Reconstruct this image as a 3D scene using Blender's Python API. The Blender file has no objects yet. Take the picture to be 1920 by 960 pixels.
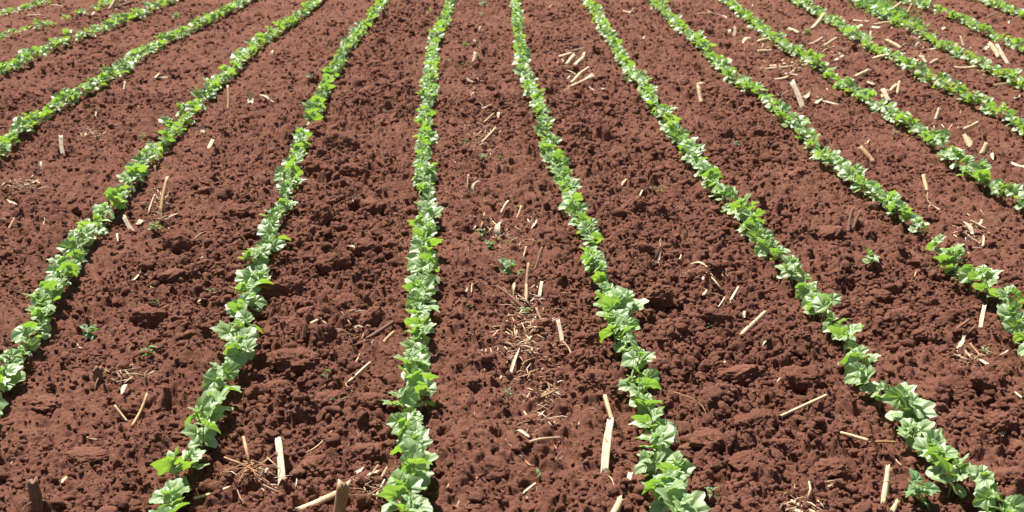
import bpy, math, random
import numpy as np
from mathutils import Vector, Matrix, Quaternion

random.seed(7)
rng = np.random.default_rng(11)
scene = bpy.context.scene
COL = scene.collection
R = math.radians

# ------------------------------------------------------------------ camera
W, HP, F = 1920.0, 960.0, 2400.0
CH = 1.885
PITCH = math.atan(795.0 / F)
CP, SP = math.cos(PITCH), math.sin(PITCH)


def ray(px, py):
    a = (px - W / 2) / F
    b = (HP / 2 - py) / F
    return np.array([a, CP + b * SP, -SP + b * CP])


def on_plane(px, py, z=0.0):
    d = ray(px, py)
    t = (z - CH) / d[2]
    return np.array([d[0] * t, d[1] * t, z])


def project(x, y, z):
    dy, dz = y, z - CH
    dep = dy * CP - dz * SP
    up = dy * SP + dz * CP
    return W / 2 + F * x / dep, HP / 2 - F * up / dep, dep


cam = bpy.data.cameras.new("camera")
cam_o = bpy.data.objects.new("camera", cam)
COL.objects.link(cam_o)
cam.sensor_width = 36
cam.lens = 36 * F / W
cam.clip_start = 0.05
cam.clip_end = 500
cam_o.location = (0, 0, CH)
cam_o.rotation_euler = (math.pi / 2 - PITCH, 0, 0)
cam.dof.use_dof = True
cam.dof.focus_distance = 4.7
cam.dof.aperture_fstop = 6.3
scene.camera = cam_o

# ------------------------------------------------------------------ light
SUN = Vector((-0.27, 0.42, 0.87)).normalized()
w = bpy.data.worlds.new("World")
scene.world = w
w.use_nodes = True
nt = w.node_tree
sky = nt.nodes.new("ShaderNodeTexSky")
sky.sky_type = 'NISHITA'
sky.sun_disc = False
sky.sun_elevation = math.asin(SUN.z)
sky.sun_rotation = math.atan2(SUN.x, SUN.y)
bg = nt.nodes["Background"]
bg.inputs["Strength"].default_value = 0.05
nt.links.new(sky.outputs[0], bg.inputs["Color"])
sl = bpy.data.lights.new("sun", 'SUN')
sl.energy = 5.0
sl.angle = R(0.53)
sl.color = (1.0, 0.96, 0.9)
so = bpy.data.objects.new("sun", sl)
COL.objects.link(so)
so.rotation_euler = SUN.to_track_quat('Z', 'Y').to_euler()
so.location = (-6, 4, 12)
vs = scene.view_settings
vs.view_transform = 'Standard'
vs.look = 'None'
vs.gamma = 1
vs.use_curve_mapping = False
vs.exposure = 1.06

# ------------------------------------------------------------------ rows measured on the photograph
ROWPX = {
 -6: [(0,15),(35,8),(67,0)],
 -5: [(0,60),(83,42),(120,27),(173,13),(205,0)],
 -4: [(0,130),(43,107),(90,80),(140,67),(200,43),(267,17),(320,0)],
 -3: [(0,280),(43,233),(87,203),(133,177),(180,150),(230,120),(287,83),(350,50),(400,27),(467,0)],
 -2: [(5,695),(35,640),(75,595),(90,550),(108,515),(140,480),(167,433),(213,380),(250,322),(293,270),(323,233),(360,197),(403,157),(438,125),(470,90),(507,60),(547,33),(607,3)],
 -1: [(316,940),(335,873),(368,833),(390,790),(396,753),(417,710),(447,650),(450,597),(460,560),(474,520),(482,473),(502,433),(525,387),(540,337),(549,300),(567,247),(590,207),(612,153),(640,107),(670,57),(703,23),(728,0)],
  0: [(773,940),(773,873),(768,807),(772,757),(783,683),(793,603),(788,547),(793,503),(793,453),(801,403),(797,340),(792,283),(798,227),(804,187),(805,150),(807,110),(815,73),(835,37),(843,0)],
  1: [(1260,925),(1237,827),(1220,767),(1198,713),(1176,650),(1165,610),(1145,560),(1122,507),(1107,447),(1083,393),(1060,340),(1047,307),(1033,267),(1021,227),(1007,187),(998,160),(986,130),(977,93),(973,57),(972,0)],
  2: [(1887,950),(1795,880),(1762,835),(1723,795),(1693,763),(1660,730),(1640,695),(1595,655),(1573,603),(1547,567),(1510,527),(1480,493),(1445,453),(1405,400),(1375,377),(1340,337),(1300,290),(1270,250),(1250,213),(1223,177),(1200,143),(1173,110),(1149,77),(1127,37),(1100,0)],
  3: [(1907,587),(1870,547),(1833,520),(1797,493),(1773,467),(1737,417),(1683,387),(1640,357),(1600,330),(1575,307),(1537,279),(1500,240),(1467,207),(1430,177),(1390,143),(1347,110),(1310,77),(1267,37),(1230,0)],
  4: [(1897,357),(1847,330),(1813,300),(1773,274),(1740,247),(1693,216),(1650,194),(1600,160),(1557,130),(1513,103),(1477,83),(1440,57),(1407,27),(1360,0)],
  5: [(1913,227),(1880,207),(1830,183),(1787,160),(1730,130),(1673,97),(1623,74),(1580,43),(1533,20),(1490,0)],
  6: [(1917,147),(1880,130),(1830,107),(1780,83),(1740,60),(1690,37),(1647,17),(1600,0)],
  7: [(1913,80),(1863,60),(1813,33),(1760,17),(1713,0)],
  8: [(1913,20),(1860,0)],
}
CANOPY = 0.085
YG = np.arange(-2.0, 40.0, 0.05)
ROWX = {}


def fit_row(n):
    p = np.array([on_plane(a, b, CANOPY)[:2] for a, b in ROWPX[n]])
    o = np.argsort(p[:, 1])
    p = p[o]
    y, x = p[:, 1], p[:, 0]
    deg = 4 if len(y) > 14 else (2 if len(y) > 6 else 1)
    c = np.polyfit(y, x, deg)
    res = x - np.polyval(c, y)
    out = np.polyval(c, YG) + np.interp(YG, y, res) * 0.75
    return out, y[0], y[-1]


_fits = {n: fit_row(n) for n in ROWPX}


def far_ext(x, yf):
    i = int(np.searchsorted(YG, yf)) - 1
    j = int(np.searchsorted(YG, yf - 3.0))
    s = (x[i] - x[j]) / (YG[i] - YG[j])
    x = x.copy()
    x[i:] = x[i] + s * (YG[i:] - YG[i])
    return x


for n in [0, -1, 1, 2, -2, 3, -3, 4, -4, 5, -5, 6, -6, 7, 8, -7, -8, -9, 9, 10, 11]:
    if n in _fits:
        x, y0, y1 = _fits[n]
        if y1 - y0 > 4:
            y1 = min(y1, 13.4)
            x = far_ext(x, y1)
    if abs(n) <= 1 or n == 2:
        i = int(np.searchsorted(YG, y0))
        k = int(np.searchsorted(YG, y0 + 2.0))
        s = (x[k] - x[i]) / (YG[k] - YG[i])
        x[:i] = x[i] + s * (YG[:i] - YG[i])
    else:
        sg = 1 if n > 0 else -1
        nb = 2 * ROWX[n - sg] - ROWX[n - 2 * sg]
        lim = (ROWX[n - sg] - ROWX[n - 2 * sg])
        nb = ROWX[n - sg] + sg * np.clip(sg * lim, 0.65, 0.95)
        if n in _fits:
            own = (YG >= y0) & (YG <= 40)
            if y1 - y0 <= 4:
                own = (YG >= y0) & (YG <= y1)
            dlt = x - nb
            i0 = int(np.searchsorted(YG, y0)); i1 = max(i0, int(np.nonzero(own)[0][-1]))
            off = np.where(own, dlt, 0.0)
            off[:i0] = dlt[i0]
            off[i1:] = dlt[i1]
            x = nb + off
        else:
            x = nb
    ROWX[n] = x
RN = sorted(ROWX)
ROWM = np.stack([ROWX[n] for n in RN], 1)          # (len(YG), rows)
ROWM = np.maximum.accumulate(ROWM, axis=1)


def row_x(n, y):
    return float(np.interp(y, YG, ROWX[n]))


# ------------------------------------------------------------------ numpy noise
T = 256
_tabs = {}


def tab(seed):
    if seed not in _tabs:
        _tabs[seed] = np.random.default_rng(1000 + seed).random((T, T), dtype=np.float32)
    return _tabs[seed]


def vnoise(X, Y, scale, seed):
    t = tab(seed)
    x = X / scale; y = Y / scale
    xi = np.floor(x); yi = np.floor(y)
    fx = (x - xi); fy = (y - yi)
    fx = fx * fx * (3 - 2 * fx); fy = fy * fy * (3 - 2 * fy)
    i = xi.astype(np.int32) & (T - 1); j = yi.astype(np.int32) & (T - 1)
    i1 = (i + 1) & (T - 1); j1 = (j + 1) & (T - 1)
    a = t[i, j]; b = t[i1, j]; c = t[i, j1]; d = t[i1, j1]
    return (a + (b - a) * fx) * (1 - fy) + (c + (d - c) * fx) * fy - 0.5


def lumps(X, Y, cell, prob, rmin, rmax, hk, seed, power=2.2):
    r_ = np.random.default_rng(500 + seed)
    tb = [r_.random((T, T), dtype=np.float32) for _ in range(8)]
    gx = np.floor(X / cell).astype(np.int32); gy = np.floor(Y / cell).astype(np.int32)
    out = np.zeros_like(X)
    for dx in (-1, 0, 1):
        for dy in (-1, 0, 1):
            i = gx + dx; j = gy + dy
            ii = (i & (T - 1)) * T + (j & (T - 1))
            g = [t.ravel()[ii] for t in tb]
            px = X - (i + g[0]) * cell; py = Y - (j + g[1]) * cell
            rad = rmin + (rmax - rmin) * g[2] * g[2]
            an = g[3] * 6.2832
            ca, sa = np.cos(an), np.sin(an)
            u = (px * ca + py * sa) / rad; v = (-px * sa + py * ca) / (rad * (0.55 + 0.4 * g[4]))
            # cut corners so a lump is an angular clod
            d = np.maximum(np.sqrt(u * u + v * v), 1.12 * np.maximum(np.abs(u * 0.8 + v * 0.6), np.abs(u * 0.35 - v * 0.93)))
            z = np.clip(1 - d ** power, 0, None) ** 0.68 * (1 + 0.45 * (g[5] - 0.5) * 2 * u + 0.4 * (g[6] - .5) * 2 * v)
            z = np.where(g[7] < prob, z * rad * hk, 0)
            out = np.maximum(out, z)
    return out


ROUGH_U = np.array([-9, -6, -4.5, -3.5, -2.5, -1.85, -1.45, -1.15, -0.9, -0.6, -0.3, -0.08, 0.08, 0.35, 0.7, 1.0, 1.25, 1.6, 1.9, 2.4, 3.5, 5, 9])
ROUGH_V = np.array([.6, .6, .7, .75, .72, .55, .75, .95, 1.0, 1.35, 1.15, .75, .7, .75, .85, .95, 1.15, 1.1, .85, .95, .8, .7, .7])


def u_of(X, Y):
    """continuous row number at ground points (any shape)"""
    xs = X.ravel(); ys = Y.ravel()
    k = np.clip((ys - YG[0]) / (YG[1] - YG[0]), 0, len(YG) - 2)
    k0 = k.astype(np.int32); f = (k - k0)
    out = np.zeros(len(xs), np.float32)
    lo = np.full(len(xs), -12.0); done = np.zeros(len(xs), bool)
    xp = ROWM[k0, 0] * (1 - f) + ROWM[k0 + 1, 0] * f
    out[:] = RN[0] - np.clip((xp - xs) / 0.8, 0, 3)
    for q in range(1, len(RN)):
        xq = ROWM[k0, q] * (1 - f) + ROWM[k0 + 1, q] * f
        m = (xs >= xp)
        t = np.clip((xs - xp) / np.maximum(xq - xp, 1e-3), 0, 1)
        out = np.where(m, RN[q - 1] + t, out)
        xp = xq
    return out.reshape(X.shape).astype(np.float32)


def height(X, Y, fine=True):
    X = np.asarray(X, np.float32); Y = np.asarray(Y, np.float32)
    u = u_of(X, Y)
    A = np.interp(u, ROUGH_U, ROUGH_V).astype(np.float32)
    A = np.clip(1.18 * A * (1.0 + 0.9 * vnoise(X, Y, 0.45, 3)), 0, 1.45)
    du = u - np.round(u)
    H = 0.030 * vnoise(X, Y, 0.9, 1) + 0.022 * vnoise(X, Y, 0.33, 2)
    H += -0.012 * np.exp(-(du / 0.09) ** 2) + 0.012 * np.exp(-((np.abs(du) - 0.22) / 0.10) ** 2)
    wx = X + 0.030 * vnoise(X, Y, 0.09, 4) + 0.013 * vnoise(X, Y, 0.028, 5)
    wy = Y + 0.030 * vnoise(X, Y, 0.09, 6) + 0.013 * vnoise(X, Y, 0.028, 7)
    H += A * lumps(wx, wy, 0.17, 0.36, 0.030, 0.095, 0.46, 1)
    H += A * lumps(wx + .31, wy + .17, 0.075, 0.72, 0.014, 0.048, 0.60, 2)
    H += (0.55 + 0.45 * A) * lumps(wx + .11, wy + .57, 0.033, 0.90, 0.007, 0.021, 0.60, 3)
    H += (0.6 + 0.4 * A) * lumps(X + .3 * (wx - X) + .41, Y + .3 * (wy - Y) + .23, 0.0165, 0.8, 0.0045, 0.011, 0.60, 5)
    H -= A * lumps(wx + .21, wy + .37, 0.100, 0.42, 0.012, 0.038, 1.05, 4, 3.0)
    rid = 1 - 2 * np.abs(vnoise(wx, wy, 0.060, 11))           # ridged: sharp little crests and cracks
    H += 0.020 * A * (rid - .6) + 0.016 * A * vnoise(X, Y, 0.050, 8)
    rid2 = np.abs(vnoise(X + .4 * (wx - X), Y + .4 * (wy - Y), 0.026, 12)) * 2
    H += 0.010 * (rid2 - .5) + 0.007 * vnoise(X, Y, 0.019, 9)
    if fine:
        H += 0.005 * vnoise(X, Y, 0.0105, 10)
    return H


def hz(x, y):
    return float(height(np.array([x], np.float32), np.array([y], np.float32))[0])


_RX = np.array([0, .02, -.02, 0, 0, .04, -.04, 0, 0, .03, -.03, .03, -.03])
_RY = np.array([0, 0, 0, .02, -.02, 0, 0, .04, -.04, .03, .03, -.03, -.03])


def hsoft(x, y):
    return float(np.percentile(height(x + _RX, y + _RY), 62))


def on_ground(px, py, dz=0.0):
    z = 0.02
    for _ in range(4):
        p = on_plane(px, py, z)
        z = float(np.percentile(height(p[0] + _RX, p[1] + _RY), 68)) + dz
    return on_plane(px, py, z)


# ------------------------------------------------------------------ mesh helpers
def mesh_np(name, V, quads=None, tris=None, smooth=True):
    me = bpy.data.meshes.new(name)
    V = np.asarray(V, np.float32)
    me.vertices.add(len(V))
    me.vertices.foreach_set("co", V.ravel())
    q = np.zeros((0, 4), np.int32) if quads is None else np.asarray(quads, np.int32)
    t = np.zeros((0, 3), np.int32) if tris is None else np.asarray(tris, np.int32)
    nl = q.size + t.size
    me.loops.add(nl)
    me.loops.foreach_set("vertex_index", np.concatenate([q.ravel(), t.ravel()]).astype(np.int32))
    npol = len(q) + len(t)
    me.polygons.add(npol)
    st = np.concatenate([np.arange(len(q)) * 4, q.size + np.arange(len(t)) * 3]).astype(np.int32)
    me.polygons.foreach_set("loop_start", st)
    me.polygons.foreach_set("use_smooth", np.full(npol, smooth, bool))
    me.update(calc_edges=True)
    return me


def link(name, me, mat=None, parent=None):
    o = bpy.data.objects.new(name, me)
    COL.objects.link(o)
    if mat is not None:
        for m in (mat if isinstance(mat, (list, tuple)) else [mat]):
            me.materials.append(m)
    if parent is not None:
        o.parent = parent
    return o


def tag(o, label=None, cat=None, group=None, kind=None):
    if label: o["label"] = label
    if cat: o["category"] = cat
    if group: o["group"] = group
    if kind: o["kind"] = kind
    return o


class Geo:
    def __init__(s):
        s.v = []; s.q = []; s.t = []; s.mq = []; s.n = 0

    def add(s, V, Q=(), Tr=()):
        V = np.asarray(V, np.float64)
        s.v.append(V)
        if len(Q): s.q.append(np.asarray(Q) + s.n)
        if len(Tr): s.t.append(np.asarray(Tr) + s.n)
        s.n += len(V)

    def arrays(s):
        return (np.concatenate(s.v), np.concatenate(s.q) if s.q else np.zeros((0, 4), int), np.concatenate(s.t) if s.t else np.zeros((0, 3), int))

    def mesh(s, name, smooth=True):
        return mesh_np(name, *s.arrays(), smooth=smooth)


def tube(pts, rads, sides=8, caps=True, flat=1.0):
    """a swept tube; returns V, quads, tris"""
    pts = np.asarray(pts, float); n = len(pts)
    V = []; up0 = np.array([0.13, 0.29, 0.95])
    for k in range(n):
        d = pts[min(k + 1, n - 1)] - pts[max(k - 1, 0)]
        d = d / (np.linalg.norm(d) + 1e-9)
        a = np.cross(d, up0)
        if np.linalg.norm(a) < 0.1: a = np.cross(d, [1, 0, 0])
        a /= np.linalg.norm(a); b = np.cross(d, a)
        for j in range(sides):
            th = 2 * math.pi * j / sides
            V.append(pts[k] + rads[k] * (math.cos(th) * a + flat * math.sin(th) * b))
    Q = []
    for k in range(n - 1):
        for j in range(sides):
            j2 = (j + 1) % sides
            Q.append((k * sides + j, k * sides + j2, (k + 1) * sides + j2, (k + 1) * sides + j))
    Tr = []
    if caps:
        V.append(pts[0]); V.append(pts[-1])
        c0, c1 = n * sides, n * sides + 1
        for j in range(sides):
            j2 = (j + 1) % sides
            Tr.append((c0, j2, j)); Tr.append((c1, (n - 1) * sides + j, (n - 1) * sides + j2))
    return np.array(V), Q, Tr


# ------------------------------------------------------------------ materials
def new_mat(name):
    m = bpy.data.materials.new(name)
    m.use_nodes = True
    nt = m.node_tree
    b = nt.nodes["Principled BSDF"]
    return m, nt, b


def noise(nt, scale, detail=4, rough=0.55, vec=None):
    n = nt.nodes.new("ShaderNodeTexNoise")
    n.inputs["Scale"].default_value = scale
    n.inputs["Detail"].default_value = detail
    n.inputs["Roughness"].default_value = rough
    if vec is not None: nt.links.new(vec, n.inputs["Vector"])
    return n


def ramp(nt, fac, stops):
    r = nt.nodes.new("ShaderNodeValToRGB")
    e = r.color_ramp.elements
    while len(e) < len(stops): e.new(0.5)
    for k, (p, c) in enumerate(stops):
        e[k].position = p; e[k].color = (*c, 1)
    nt.links.new(fac, r.inputs["Fac"])
    return r


def mixc(nt, fac, a, b):
    m = nt.nodes.new("ShaderNodeMix"); m.data_type = 'RGBA'
    if isinstance(fac, (int, float)): m.inputs[0].default_value = fac
    else: nt.links.new(fac, m.inputs[0])
    for sock, v in ((m.inputs[6], a), (m.inputs[7], b)):
        if isinstance(v, tuple): sock.default_value = (*v, 1)
        else: nt.links.new(v, sock)
    return m.outputs[2]


def soil_mat():
    m, nt, b = new_mat("red_soil")
    geo = nt.nodes.new("ShaderNodeNewGeometry")
    pos = geo.outputs["Position"]
    n1 = noise(nt, 1.6, 5, 0.6, pos)
    n2 = noise(nt, 45, 6, 0.65, pos)
    n3 = noise(nt, 320, 3, 0.6, pos)
    c1 = ramp(nt, n1.outputs[0], [(0.33, (0.143, 0.056, 0.035)), (0.66, (0.248, 0.106, 0.066))])
    c2 = ramp(nt, n2.outputs[0], [(0.25, (0.127, 0.049, 0.029)), (0.5, (0.192, 0.077, 0.047)), (0.8, (0.288, 0.130, 0.084))])
    c = mixc(nt, 0.6, c1.outputs[0], c2.outputs[0])
    c3 = ramp(nt, n3.outputs[0], [(0.36, (0.121, 0.046, 0.028)), (0.62, (0.270, 0.120, 0.077))])
    c = mixc(nt, 0.3, c, c3.outputs[0])
    n5 = noise(nt, 5.5, 6, 0.65, pos)
    cr = ramp(nt, n5.outputs[0], [(0.53, (0, 0, 0)), (0.70, (1, 1, 1))])
    crm = nt.nodes.new("ShaderNodeMath"); crm.operation = 'MULTIPLY'; crm.inputs[1].default_value = 0.42
    nt.links.new(cr.outputs[0], crm.inputs[0])
    c = mixc(nt, crm.outputs[0], c, (0.304, 0.145, 0.093))       # paler dry crust in patches
    n6 = noise(nt, 3.1, 5, 0.6, pos)
    dr = ramp(nt, n6.outputs[0], [(0.52, (0, 0, 0)), (0.72, (1, 1, 1))])
    drm = nt.nodes.new("ShaderNodeMath"); drm.operation = 'MULTIPLY'; drm.inputs[1].default_value = 0.6
    nt.links.new(dr.outputs[0], drm.inputs[0])
    c = mixc(nt, drm.outputs[0], c, (0.127, 0.045, 0.028))      # darker, moister soil turned up
    hs = nt.nodes.new("ShaderNodeHueSaturation")
    mr = nt.nodes.new("ShaderNodeMath"); mr.operation = 'MULTIPLY_ADD'
    nt.links.new(geo.outputs["Random Per Island"], mr.inputs[0]); mr.inputs[1].default_value = 0.36; mr.inputs[2].default_value = 0.82
    nt.links.new(mr.outputs[0], hs.inputs["Value"])
    nt.links.new(c, hs.inputs["Color"])
    nt.links.new(hs.outputs[0], b.inputs["Base Color"])
    b.inputs["Roughness"].default_value = 0.95
    b.inputs["Specular IOR Level"].default_value = 0.15
    add = nt.nodes.new("ShaderNodeMath"); add.operation = 'MULTIPLY_ADD'
    n4 = noise(nt, 130, 5, 0.7, pos)
    nt.links.new(n4.outputs[0], add.inputs[0]); add.inputs[1].default_value = 1.5
    nt.links.new(n3.outputs[0], add.inputs[2])
    bp = nt.nodes.new("ShaderNodeBump")
    bp.inputs["Strength"].default_value = 0.8
    bp.inputs["Distance"].default_value = 0.010
    nt.links.new(add.outputs[0], bp.inputs["Height"])
    nt.links.new(bp.outputs[0], b.inputs["Normal"])
    return m


def leaf_mat(name, dark, light, trans, vein, rough=0.42, mixf=0.42, spec=0.6):
    m, nt, b = new_mat(name)
    geo = nt.nodes.new("ShaderNodeNewGeometry")
    oi = nt.nodes.new("ShaderNodeObjectInfo")
    add = nt.nodes.new("ShaderNodeMath"); add.operation = 'ADD'
    nt.links.new(geo.outputs["Random Per Island"], add.inputs[0]); nt.links.new(oi.outputs["Random"], add.inputs[1])
    fr = nt.nodes.new("ShaderNodeMath"); fr.operation = 'FRACT'
    nt.links.new(add.outputs[0], fr.inputs[0])
    tc = nt.nodes.new("ShaderNodeTexCoord")
    nz = noise(nt, 60, 4, 0.6, tc.outputs["Object"])
    c = mixc(nt, fr.outputs[0], dark, light)
    c2 = mixc(nt, nz.outputs[0], c, light)
    at = nt.nodes.new("ShaderNodeAttribute"); at.attribute_name = "vein"
    vm = nt.nodes.new("ShaderNodeMath"); vm.operation = 'MULTIPLY'; vm.inputs[1].default_value = 0.55
    nt.links.new(at.outputs["Fac"], vm.inputs[0])
    c3 = mixc(nt, vm.outputs[0], c2, vein)
    nt.links.new(c3, b.inputs["Base Color"])
    b.inputs["Roughness"].default_value = rough
    b.inputs["Specular IOR Level"].default_value = spec
    tr = nt.nodes.new("ShaderNodeBsdfTranslucent")
    tcx = mixc(nt, fr.outputs[0], trans, tuple(v * f for v, f in zip(trans, (0.72, 0.8, 0.9))))
    nt.links.new(tcx, tr.inputs["Color"])
    mx = nt.nodes.new("ShaderNodeMixShader"); mx.inputs[0].default_value = mixf
    nt.links.new(b.outputs[0], mx.inputs[1]); nt.links.new(tr.outputs[0], mx.inputs[2])
    nt.links.new(mx.outputs[0], nt.nodes["Material Output"].inputs["Surface"])
    bp = nt.nodes.new("ShaderNodeBump"); bp.inputs["Strength"].default_value = 0.35; bp.inputs["Distance"].default_value = 0.003
    n2 = noise(nt, 110, 3, 0.6, tc.outputs["Object"])
    sb = nt.nodes.new("ShaderNodeMath"); sb.operation = 'SUBTRACT'
    nt.links.new(n2.outputs[0], sb.inputs[0]); nt.links.new(at.outputs["Fac"], sb.inputs[1])
    nt.links.new(sb.outputs[0], bp.inputs["Height"])
    nt.links.new(bp.outputs[0], b.inputs["Normal"])
    return m


def straw_mat(name, stops, rough=0.6, sx=1.0):
    m, nt, b = new_mat(name)
    tc = nt.nodes.new("ShaderNodeTexCoord")
    oi = nt.nodes.new("ShaderNodeObjectInfo")
    mp = nt.nodes.new("ShaderNodeMapping")
    mp.inputs["Scale"].default_value = (260 * sx, 260 * sx, 14)
    nt.links.new(tc.outputs["Object"], mp.inputs["Vector"])
    nt.links.new(oi.outputs["Random"], mp.inputs["Location"])
    n1 = noise(nt, 1.0, 4, 0.6, mp.outputs[0])
    n2 = noise(nt, 30, 4, 0.6, tc.outputs["Object"])
    c = ramp(nt, n1.outputs[0], stops)
    mud = ramp(nt, n2.outputs[0], [(0.52, (0, 0, 0)), (0.68, (1, 1, 1))])
    c2 = mixc(nt, mud.outputs[0], c.outputs[0], (0.24, 0.11, 0.07))
    hs = nt.nodes.new("ShaderNodeHueSaturation")
    ma = nt.nodes.new("ShaderNodeMath"); ma.operation = 'MULTIPLY_ADD'
    nt.links.new(oi.outputs["Random"], ma.inputs[0]); ma.inputs[1].default_value = 0.4; ma.inputs[2].default_value = 0.78
    nt.links.new(ma.outputs[0], hs.inputs["Value"])
    nt.links.new(c2, hs.inputs["Color"])
    nt.links.new(hs.outputs[0], b.inputs["Base Color"])
    b.inputs["Roughness"].default_value = rough
    bp = nt.nodes.new("ShaderNodeBump"); bp.inputs["Strength"].default_value = 0.4; bp.inputs["Distance"].default_value = 0.002
    nt.links.new(n1.outputs[0], bp.inputs["Height"]); nt.links.new(bp.outputs[0], b.inputs["Normal"])
    return m


SOIL = soil_mat()
LEAF = leaf_mat("cotton_leaf", (0.200, 0.315, 0.080), (0.345, 0.475, 0.205), (0.36, 0.60, 0.045), (0.46, 0.55, 0.32), 0.46, 0.38, 1.0)
WEED = leaf_mat("weed_leaf", (0.10, 0.20, 0.05), (0.20, 0.33, 0.12), (0.28, 0.50, 0.06), (0.3, 0.42, 0.2), 0.5, 0.38, 0.8)
STEM = leaf_mat("cotton_stem", (0.16, 0.26, 0.07), (0.26, 0.24, 0.09), (0.3, 0.4, 0.1), (0.3, 0.3, 0.1), 0.5, 0.15)
PALE = straw_mat("pale_straw", [(0.25, (0.42, 0.25, 0.11)), (0.5, (0.66, 0.47, 0.25)), (0.8, (0.78, 0.64, 0.42))])
TAN = straw_mat("tan_straw", [(0.25, (0.26, 0.13, 0.055)), (0.5, (0.42, 0.24, 0.10)), (0.8, (0.58, 0.37, 0.17))])
BROWN = straw_mat("brown_stalk", [(0.25, (0.085, 0.035, 0.018)), (0.5, (0.17, 0.075, 0.035)), (0.8, (0.28, 0.14, 0.07))], 0.75)
PITH = straw_mat("pith", [(0.2, (0.42, 0.28, 0.15)), (0.5, (0.66, 0.53, 0.36)), (0.8, (0.76, 0.67, 0.52))], 0.85)
ROOT = straw_mat("root", [(0.25, (0.30, 0.13, 0.06)), (0.6, (0.48, 0.24, 0.11)), (0.8, (0.55, 0.32, 0.16))], 0.75)

# ------------------------------------------------------------------ the soil, one sheet
def axis(segs):
    out = []
    for a, b, s0, s1 in segs:
        x = a
        while x < b:
            out.append(x)
            x += s0 + (s1 - s0) * (x - a) / (b - a)
    out.append(segs[-1][1])
    return np.array(out)


_half = axis([(0.0, 2.0, 0.0048, 0.0048), (2.0, 6.6, 0.0048, 0.013), (6.6, 9.0, 0.014, 0.08), (9.0, 60.0, 0.1, 4.0)])
XS = np.concatenate([-_half[:0:-1], _half])
YS = axis([(-20.0, 1.6, 3.0, 0.1), (1.6, 2.55, 0.08, 0.008), (2.55, 5.0, 0.0048, 0.0064), (5.0, 14.6, 0.0066, 0.016), (14.6, 18.0, 0.018, 0.09), (18.0, 90.0, 0.1, 5.0)])


def build_ground():
    nx, ny = len(XS), len(YS)
    Z = np.zeros((ny, nx), np.float32)
    ch = 120
    for s in range(0, ny, ch):
        X, Y = np.meshgrid(XS.astype(np.float32), YS[s:s + ch].astype(np.float32))
        Z[s:s + ch] = height(X, Y)
    X, Y = np.meshgrid(XS, YS)
    V = np.stack([X, Y, Z], -1).reshape(-1, 3)
    a = (np.arange(ny - 1)[:, None] * nx + np.arange(nx - 1)[None, :]).ravel()
    Q = np.stack([a, a + 1, a + nx + 1, a + nx], 1)
    me = mesh_np("ground", V, Q)
    o = link("ground", me, SOIL)
    tag(o, "ploughed red brown soil of the field", kind="structure")
    return o


build_ground()

# ------------------------------------------------------------------ seedlings
LOBED = [(0, 1.0), (9, .88), (20, .74), (29, .70), (38, .74), (47, .84), (54, .76), (66, .60), (80, .55), (95, .60), (104, .57), (122, .46), (145, .36), (163, .26), (180, .06)]
OVATE = [(0, 1.0), (8, .92), (18, .82), (30, .75), (45, .69), (60, .63), (80, .58), (100, .54), (120, .48), (140, .40), (160, .28), (180, .06)]
KIDNEY = [(0, .74), (15, .77), (30, .80), (50, .80), (70, .76), (95, .68), (120, .60), (145, .48), (163, .30), (180, .05)]


def leaf_arrays(L, outline, seed, segs=44, rings=(0.0, .3, .6, .84, 1.0)):
    r_ = random.Random(seed)
    ang = [p[0] for p in outline]; rad = [p[1] for p in outline]
    fold = r_.uniform(0.10, 0.42); droop = r_.uniform(0.15, 0.75); side = r_.uniform(-.12, .12)
    wav = r_.uniform(0.02, 0.06); wk = r_.choice((4, 5, 6, 7)); ph = r_.uniform(0, 6.28)
    V = []; vein = []
    for s in rings:
        for k in range(segs):
            phi = -180 + 360 * k / segs
            a = abs(phi)
            r = np.interp(a, ang, rad)
            r *= 1 + 0.06 * math.sin(phi * 0.11 + ph) + (0.055 * math.sin(phi * 0.47 + ph) if outline is not KIDNEY else 0)
            r = r * L * s
            x = r * math.sin(R(phi)); y = r * math.cos(R(phi))
            z = fold * abs(x) - droop * (y * abs(y)) / L * 0.6 - 0.5 * x * x / L * droop + side * x
            z += wav * L * math.sin(wk * R(phi) + ph) * s ** 2
            vn = 0
            for va in (0, 50, -50, 98, -98):
                vn = max(vn, math.exp(-((phi - va) * max(s, .08) / 4.0) ** 2))
            z -= 0.006 * vn * (1 - s) * 2
            V.append((x, y, z)); vein.append(vn if s > 0 else 1)
    Q = []
    for i in range(len(rings) - 1):
        for k in range(segs):
            k2 = (k + 1) % segs
            Q.append((i * segs + k, i * segs + k2, (i + 1) * segs + k2, (i + 1) * segs + k))
    return np.array(V), Q, np.array(vein, np.float32)


def leaf_mesh(L, outline, seed, name="leaf", mat=None):
    V, Q, vn = leaf_arrays(L, outline, seed)
    me = mesh_np(name, V, Q)
    at = me.attributes.new("vein", 'FLOAT', 'POINT')
    at.data.foreach_set("value", vn)
    me.materials.append(mat or LEAF)
    return me


LEAFSET = {}
for nm, ol, cnt in (("lobed", LOBED, 7), ("ovate", OVATE, 6), ("kidney", KIDNEY, 4)):
    LEAFSET[nm] = [leaf_mesh(0.1, ol, 31 * k + len(nm)) for k in range(cnt)]
LEAFLOW = {}
for nm, ol, cnt in (("lobed", LOBED, 5), ("ovate", OVATE, 4), ("kidney", KIDNEY, 2)):
    LEAFLOW[nm] = [leaf_arrays(0.1, ol, 77 * k + len(nm), segs=18, rings=(0.0, .55, 1.0)) for k in range(cnt)]


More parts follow.
